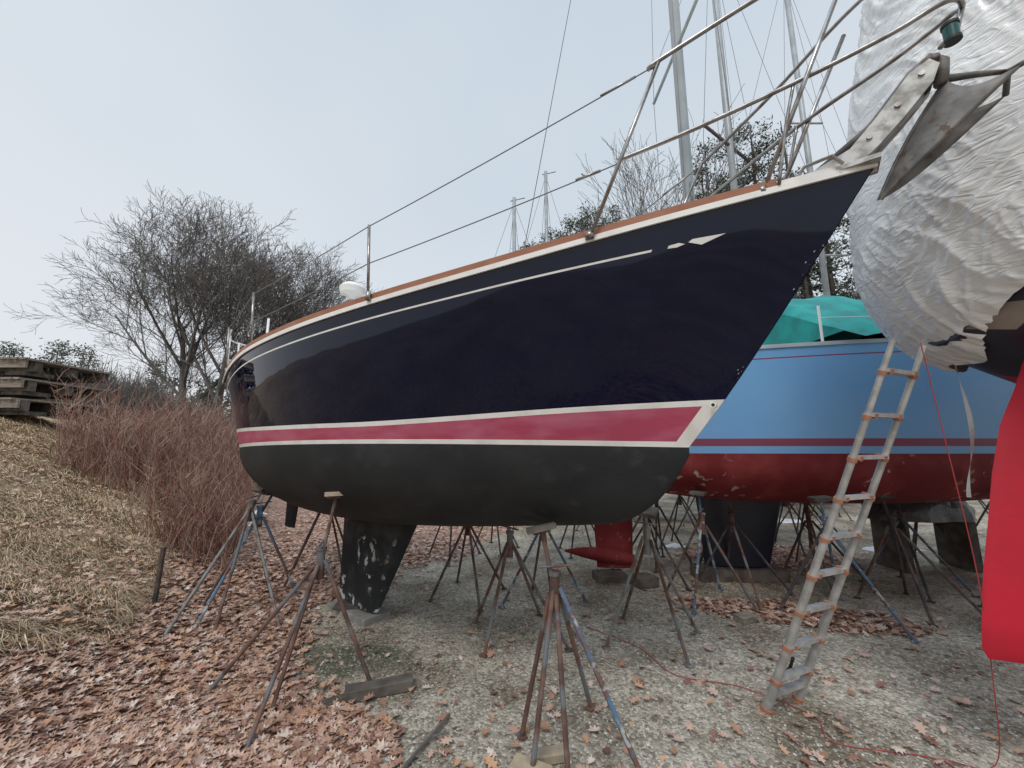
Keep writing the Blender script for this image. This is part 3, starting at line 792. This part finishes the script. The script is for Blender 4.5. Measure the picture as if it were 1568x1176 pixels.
def blocks(name,items,mats,bev=.006):
    mb=MB()
    for c,sz,rz,m in items: mb.box(c,sz,rz,m)
    return mb.obj(name,mats,bevel=bev)
kc=W(4.58,0,-1.8)
blocks('keel_block',[((kc.x,kc.y,.03),(.75,.32,.08),math.atan2(.613,-.79),0),((kc.x-.05,kc.y+.02,.085),(.40,.22,.03),.1,1)],['concrete','darkwood'])
blocks('timber_plank',[((-.98,3.22,.045),(.48,.11,.075),.35,0),((-1.22,3.12,.02),(.3,.1,.03),.5,0)],['darkwood'])
blocks('wooden_block',[((.10,2.44,.045),(.22,.12,.085),-.45,0),((.22,2.6,.03),(.2,.08,.05),.2,0)],['woodnew'])
blocks('keel_block',[((1.35,5.75,.05),(.42,.3,.10),.1,0),((1.75,5.55,.06),(.3,.25,.12),.3,0)],['darkwood'])
blocks('keel_block',[((3.15,5.8,.08),(1.2,.35,.16),0,0)],['darkwood'])
blocks('wooden_block',[((2.45,4.45,.035),(.22,.13,.07),.4,0)],['wood'])
blocks('keel_block',[((5.3,9.7,.07),(1.6,.4,.14),0,0)],['darkwood'])
mb=MB(); mb.tube([(-.62,2.5,.02),(-.52,2.72,.03),(-.42,2.95,.03)],.011,6,0); mb.tube([(-.5,2.75,.03),(-.40,2.8,.02)],.006,5); mb.obj('fallen_branch',['bark'])
z=gh(-3.55,4.15); mb=MB(); mb.tube([(-3.52,4.15,z-.1),(-3.50,4.15,z+.52)],.022,8,0); mb.tube([(-3.50,4.15,z+.52),(-3.50,4.15,z+.54)],.026,8,0); mb.obj('metal_post',['darkst'],smooth=True,angle=40)

# ================= ladder
mb=MB()
rd=Vector((.927,.375,0)); base=Vector((1.92,3.11,.0)); topc=Vector((2.34,2.24,2.41))
ax=(topc-base); Ln=ax.length; ax.normalize(); nrm=ax.cross(rd).normalized()
hw=.165
for sd_ in (-1,1):
    for k in range(10):
        a=base+rd*hw*sd_+ax*(.27*k); b_=base+rd*hw*sd_+ax*min(.27*(k+1),Ln)
        if .27*k>=Ln: continue
        mb.tube([a,b_],.029-.0015*k,12,0)
        if .27*k+.25<Ln:
            c=a+ax*.24; mb.tube([c-ax*.012,c+ax*.014],.035-.0015*k,12,1)
    f=base+rd*hw*sd_; mb.tube([f-ax*.03,f+ax*.02],.036,12,1); mb.box(f-ax*.02,(.09,.07,.03),rz=.37,m=1)
for k in range(10):
    c=base+ax*(.27*k+.255)
    if k==0: c=base+ax*.14
    if .27*k+.255>Ln: continue
    mb.beam(c-rd*hw,c+rd*hw,.05,.025,0)
    if k>0:
        for sd_ in (-1,1): mb.box(c+rd*(hw-.038)*sd_,(.03,.055,.03),m=1,ax=(rd,nrm,ax))
c=base+ax*.27; mb.beam(c-rd*hw,c+rd*hw,.05,.025,0)
mb.tube([base+ax*.36+nrm*.03,base+rd*.05+ax*.25+nrm*.05,base-rd*.04+ax*.12+nrm*.05,base+rd*.06+ax*.06+nrm*.05],.012,6,2)
mb.obj('telescoping_ladder',['alu','orange','black'],smooth=True,angle=40)

def cord(name,pts,r,m,ground=False):
    Q=arc([tuple(p) for p in pts],8)
    if ground: Q=[(a,b_,gh(a,b_)+r+.004) for a,b_,c in Q]
    mb=MB(); mb.tube(Q,r,6,0); return mb.obj(name,[m],smooth=True)
cord('red_cord',[(.75,4.3,0),(1.15,3.9,0),(1.3,3.45,0),(1.75,3.3,0),(2.05,3.0,0),(2.0,2.75,0),(2.5,2.6,0),(2.45,2.35,0),(2.9,2.2,0)],.0032,'redcord',True)
cord('hanging_cord',[(2.45,2.28,2.42),(2.52,2.3,1.8),(2.62,2.35,1.1),(2.68,2.42,.5),(2.70,2.5,.05),(2.5,2.6,.01),(2.38,2.52,.01)],.0028,'redcord')
mb=MB(); P=[]
for i in range(25):
    t=i/24; x=3.02+.05*sin(t*5); y=2.62+.02*sin(t*7); z=2.40-.92*t; a=t*5
    P.append([(x-.012*cos(a),y-.012*sin(a),z),(x+.012*cos(a),y+.012*sin(a),z)])
mb.grid(P); mb.obj('hanging_strap',['plastic'])
mb=MB(); P=[]
for i in range(13):
    row=[]
    for j in range(25):
        a=2*pi*j/24; t=i/12
        rr=.75*max(cos(t*pi/2),0)**.6
        n=1+.22*noise.noise(Vector((cos(a)*2,sin(a)*2,t*3)))
        row.append((6.3+rr*1.1*cos(a)*n,6.3+rr*.45*sin(a)*n,.72+.42*sin(t*pi/2)*n))
    P.append(row)
mb.grid(P)
for x_ in (5.8,6.8): mb.box((x_,6.3,.36),(.12,.5,.73),m=1)
mb.obj('tarp_covered_dinghy',['tarp','darkwood'],smooth=True,angle=50)
mb=MB()
for cx,cy,rx,ry in [(4.7,9.0,.6,.25),(6.4,10.2,.9,.3),(3.0,7.6,.2,.12),(6.8,7.4,.5,.2),(-6.6,9.2,.9,.5),(-7.4,10.8,.8,.5)]:
    c=(cx,cy,gh(cx,cy)+.07); ring=[]
    for k in range(18):
        a=2*pi*k/18; n=1+.35*noise.noise(Vector((cos(a)*2+cx,sin(a)*2+cy,0)))
        ring.append((cx+rx*cos(a)*n,cy+ry*sin(a)*n))
    for k in range(18):
        p,q=ring[k],ring[(k+1)%18]
        mb.face([c,(p[0],p[1],gh(*p)),(q[0],q[1],gh(*q))])
mb.obj('snow_patches',['snow'],smooth=True)

mb=MB()
for layer in range(3):
    zz=gh(-13.2,9.9)-.05+layer*.48
    for yy in (9.3,10.1,10.9): mb.box((-13.6,yy,zz+.14),(4.0,.18,.24),rz=.03*layer,m=0)
    for k in range(24): mb.box((-15.5+k*.165+U(-.01,.01)+.05*layer,10.1,zz+.29),(.14,2.1+U(-.05,.05),.045),rz=.0,m=1)
    mb.box((-13.6,9.15,zz+.18),(4.05,.05,.2),m=1)
    for xx in (-15.2,-13.7,-12.0): mb.box((xx,9.6,zz-.02),(.5,.6,.1),m=0)
mb.obj('stacked_docks',['darkwood','wood'])

# ================= vegetation
def tree_rec(mb,p,d,L,r,lv,mx,cnts,rmin,spread=1):
    n=4 if lv<2 else 3
    pts=[p.copy()];rad=[r]; q=p.copy(); dd=d.copy()
    for i in range(n):
        w=.05+.04*lv
        dd=(dd+Vector((U(-w,w),U(-w,w),U(-w,w)+(.09 if lv in (1,2) else (.03 if lv>2 else .0))))).normalized()
        q=q+dd*(L/n); pts.append(q.copy()); rad.append(max(r*(1-.6*(i+1)/n),rmin))
    mb.tube(pts,rad,7 if lv==0 else (5 if lv==1 else 3),0,cap=False)
    if lv>=mx: return
    c=cnts[lv]; st=.26 if lv==0 else .20
    for k in range(c):
        t=st+(1-st)*(k+U(.2,.8))/c
        i=min(n-1,int(t*n)); f=t*n-i; pos=pts[i].lerp(pts[i+1],f)
        ang=U(.50,.90)*(1.15-.45*t)*spread if lv==0 else U(.35,.75)*spread
        ax_=dd.orthogonal().normalized(); az=k*2.4+U(-.5,.5); bx=dd.cross(ax_)
        side=ax_*cos(az)+bx*sin(az)
        nd_=(dd*cos(ang)+side*sin(ang)).normalized()
        rr=rad[i]*(1-f)+rad[i+1]*f
        tree_rec(mb,pos,nd_,L*(U(.76,.96) if lv==0 else U(.48,.66))*(1.12-.30*t),max(rr*U(.45,.65),rmin),lv+1,mx,cnts,rmin,spread)
def bare(x,y,H,r,cnts,seed,name='bare_tree',lean=(0,0),rmin=.0080,spread=1):
    random.seed(seed); mb=MB()
    tree_rec(mb,Vector((x,y,gh(x,y)-.2)),Vector((lean[0],lean[1],1)).normalized(),H*.50,r,0,len(cnts),cnts,rmin,spread)
    return mb.obj(name,['bark'])
bare(-18.4,22,13.8,.24,[9,7,6,5,4],11,lean=(-.10,0))
bare(-16.5,21.5,14.6,.27,[9,7,6,5,4],5,lean=(.03,0))
bare(-14.6,22.5,13.9,.24,[9,7,6,5,4],8,lean=(.10,0))
bare(-12.9,23.5,7.5,.12,[6,6,5,4],9,lean=(.2,0))
bare(-20.8,25,7,.12,[6,6,5,4],19,lean=(-.2,0))
for i,(x,y,H) in enumerate([(9.2,23,20.5),(10.8,24,20.5),(8.2,26,18),(10.4,21,16)]):
    bare(x,y,H,.18,[8,6,5,4],30+i,rmin=.011,spread=.7)
random.seed(3)
mb=MB(); cnt=0
while cnt<2800:
    y=U(5.6,13.5)
    q=U(-.1,3.6) if y>7.2 else U(.0,1.3)
    x=-.6-.58*y-q
    if x/y>-.66 : continue
    if x/y<-1.24: continue
    if y<7.0 and R()<.5: continue
    d=noise.noise(Vector((x*.8,y*.8,77)))
    if d<-.25: continue
    z=gh(x,y); H=U(.6,1.95)*(1+.5*d)*(.62 if y<7.3 else 1)*(1 if q<2.6 else .8)
    lx,ly=U(-.32,.32),U(-.32,.32)
    p0=Vector((x,y,z-.05)); pts=[p0]
    for k in range(4):
        pts.append(pts[-1]+Vector((lx*H/4+U(-.07,.07),ly*H/4+U(-.07,.07),H/4)))
    r=U(.004,.009)
    mb.tube(pts,[r,r*.85,r*.7,r*.5,r*.3],3,0,cap=False)
    for k in range(7):
        i=random.choice((1,2,2,3,3)); b0=pts[i].lerp(pts[i+1],R())
        dv=Vector((U(-1,1),U(-1,1),U(.3,1.4))).normalized(); l=U(.15,.5)*H/1.6
        b1=b0+dv*l*.5; b2=b1+(dv+Vector((U(-.4,.4),U(-.4,.4),U(0,.4)))).normalized()*l*.5
        mb.tube([b0,b1,b2],[.0045,.0036,.0025],3,0,cap=False)
    cnt+=1
mb.obj('red_stem_thicket',['stem'])
mb=MB(); random.seed(13)
for _ in range(1500):
    y=U(15,22); x=-U(.62,1.2)*y
    z=gh(x,y); H=U(1.2,2.8)
    p=Vector((x,y,z)); pts=[p]
    for k in range(3): pts.append(pts[-1]+Vector((U(-.2,.2),U(-.2,.2),H/3)))
    mb.tube(pts,[.02,.016,.012,.006],3,0,cap=False)
    for k in range(6):
        b0=pts[random.choice((1,2))]; dv=Vector((U(-1,1),U(-1,1),U(.4,1.5))).normalized()*U(.4,1)
        mb.tube([b0,b0+dv],[.010,.005],3,0,cap=False)
mb.obj('background_brush',['bark'])
def pine(mbt,mbn,x,y,H,z0,dens=1,size=.30,lo=.25,wid=.20):
    mbt.tube([(x,y,z0),(x+U(-.2,.2),y,z0+H*.5),(x+U(-.3,.3),y,z0+H)],[H*.016,H*.010,.02],6,0,cap=False)
    nb=int(50*dens)
    for i in range(nb):
        t=lo+(1-lo)*(i/nb); h=z0+H*t
        Lb=H*wid*(1-(t-lo)/(1-lo))**.6*U(.45,1.15)+.35
        if R()<.12: continue
        a=U(0,6.28); up=U(-.08,.32)
        p=Vector((x,y,h)); d=Vector((cos(a),sin(a),up))
        mbt.tube([p,p+d*Lb],[.03,.01],3,0,cap=False)
        nc=int(3+Lb*2.4)
        for k in range(nc):
            f=.25+.8*(k+R())/nc; c=p+d*Lb*f+Vector((U(-.25,.25),U(-.25,.25),U(-.05,.25)))*(.5+Lb*.15)
            for m_ in range(int(17*dens)):
                v=Vector((random.gauss(0,1),random.gauss(0,1),random.gauss(0,.55)+.1)); v*=size*.75
                q=c+v; e1=Vector((U(-1,1),U(-1,1),U(-.4,.9))).normalized()*size*U(.35,.8); e2=Vector((U(-1,1),U(-1,1),U(-1,1))).normalized()*size*.15
                j=len(mbn.v); mbn.v+=[tuple(q-e2),tuple(q+e2),tuple(q+e1)]; mbn.f.append((j,j+1,j+2)); mbn.m.append(0)
def pine_tree(x,y,H,seed,dens=1,size=.30,lo=.25):
    random.seed(seed); a=MB();b_=MB(); pine(a,b_,x,y,H,0 if x>0 else gh(x,y),dens,size,lo)
    e=empty('pine_tree',(x,y,0)); a.obj('trunk',['pinebark'],e); b_.obj('needles',['needles'],e)
for i,(x,y,H) in enumerate([(11.6,21,19.5),(13.0,20.5,20.5),(14.4,21,21),(15.6,20,20.5),(14.2,23,19),(17.5,22,18),(12.4,23.5,20),(16,18.5,15),(17.8,18,12),(14.3,18,13),(19,19,18),(12.8,18.5,12)]):
    pine_tree(x,y,H,100+i,1.05,.36,.12)
random.seed(77); a=MB();b_=MB()
for i in range(80):
    an=radians(U(-66,66))
    rr=U(46,75); x=rr*sin(an); y=rr*cos(an)
    H=U(9,15)
    if -46<math.degrees(an)<-8: H*=.55
    if -8<=math.degrees(an)<12: H*=1.25
    if math.degrees(an)<-44: H*=.36
    pine(a,b_,x,y,H,-.5 if x>-20 else 2.5,.5,.75 if H>7 else .5,.1)
for i in range(16):
    x=-U(.95,1.5)*62; y=U(56,66); pine(a,b_,x,y,U(11,16),2.5,.7,.8,.1)
e=empty('distant_trees',(0,55,0)); a.obj('trunks',['pinebark'],e); b_.obj('needles',['needles'],e)
random.seed(55); a=MB(); b_=MB()
for x,y,H in [(3.0,33,20.5),(4.8,32,21.2),(6.3,31,21.6),(1.2,34,20.4),(-1.2,35,18.0),(7.6,32,23),(2.0,36,21.5),(5.6,35,23.8),(3.9,34,22.0),(7.0,34,24),(-2.6,36,17),(8.6,31,22)]:
    pine(a,b_,x,y,H,0,.9,.42,.3,.13)
e=empty('evergreen_grove',(3,33,0)); a.obj('trunks',['pinebark'],e); b_.obj('needles',['needles'],e)

# ---------------------------------------------------------------- world & light
w=bpy.data.worlds.new('World'); scene.world=w; w.use_nodes=True; nt=w.node_tree
for n in list(nt.nodes): nt.nodes.remove(n)
out=nd(nt,'ShaderNodeOutputWorld'); sky=nd(nt,'ShaderNodeTexSky'); sky.sky_type='NISHITA'; sky.sun_disc=False
sky.sun_elevation=radians(52); sky.sun_rotation=radians(200); sky.dust_density=4; sky.air_density=1.2
b1=nd(nt,'ShaderNodeBackground'); b1.inputs[1].default_value=.08; nt.links.new(sky.outputs[0],b1.inputs[0])
tc=nd(nt,'ShaderNodeTexCoord'); sp=nd(nt,'ShaderNodeSeparateXYZ'); nt.links.new(tc.outputs['Generated'],sp.inputs[0])
cr=nd(nt,'ShaderNodeValToRGB'); e=cr.color_ramp.elements
e[0].position=0.0; e[0].color=(.90,.91,.94,1); e[1].position=.35; e[1].color=(.80,.85,.91,1)
x=e.new(.85); x.color=(.63,.73,.82,1)
nz=nd(nt,'ShaderNodeTexNoise'); nz.inputs['Scale'].default_value=1.3; nz.inputs['Detail'].default_value=3; nt.links.new(tc.outputs['Generated'],nz.inputs['Vector'])
ma=nd(nt,'ShaderNodeMath',operation='MULTIPLY_ADD'); nt.links.new(nz.outputs['Fac'],ma.inputs[0]); ma.inputs[1].default_value=.8; nt.links.new(sp.outputs['Z'],ma.inputs[2])
mb2=nd(nt,'ShaderNodeMath',operation='SUBTRACT'); nt.links.new(ma.outputs[0],mb2.inputs[0]); mb2.inputs[1].default_value=.40
nt.links.new(mb2.outputs[0],cr.inputs[0])
b2=nd(nt,'ShaderNodeBackground'); nt.links.new(cr.outputs[0],b2.inputs[0])
zr=nd(nt,'ShaderNodeMapRange'); zr.inputs[1].default_value=.82; zr.inputs[2].default_value=.96; zr.inputs[3].default_value=1.0; zr.inputs[4].default_value=3.0
nt.links.new(sp.outputs['Z'],zr.inputs[0]); nt.links.new(zr.outputs[0],b2.inputs[1])
mx=nd(nt,'ShaderNodeMixShader'); mx.inputs[0].default_value=.88
nt.links.new(b1.outputs[0],mx.inputs[1]); nt.links.new(b2.outputs[0],mx.inputs[2]); nt.links.new(mx.outputs[0],out.inputs[0])
sl=bpy.data.lights.new('sun','SUN'); sl.energy=1.3; sl.angle=radians(20); sl.color=(1,.97,.93)
so=bpy.data.objects.new('sun',sl); scene.collection.objects.link(so); so.rotation_euler=(radians(38),0,radians(-20)); so.location=(0,0,20)
# ---------------------------------------------------------------- camera
cd=bpy.data.cameras.new('camera'); cam=bpy.data.objects.new('camera',cd); scene.collection.objects.link(cam)
cd.sensor_width=36; cd.lens=36*600/1568; cd.clip_start=.05; cd.clip_end=3000
cam.location=(0,0,1.8); cam.rotation_euler=(radians(90+9.2),0,0)
scene.camera=cam
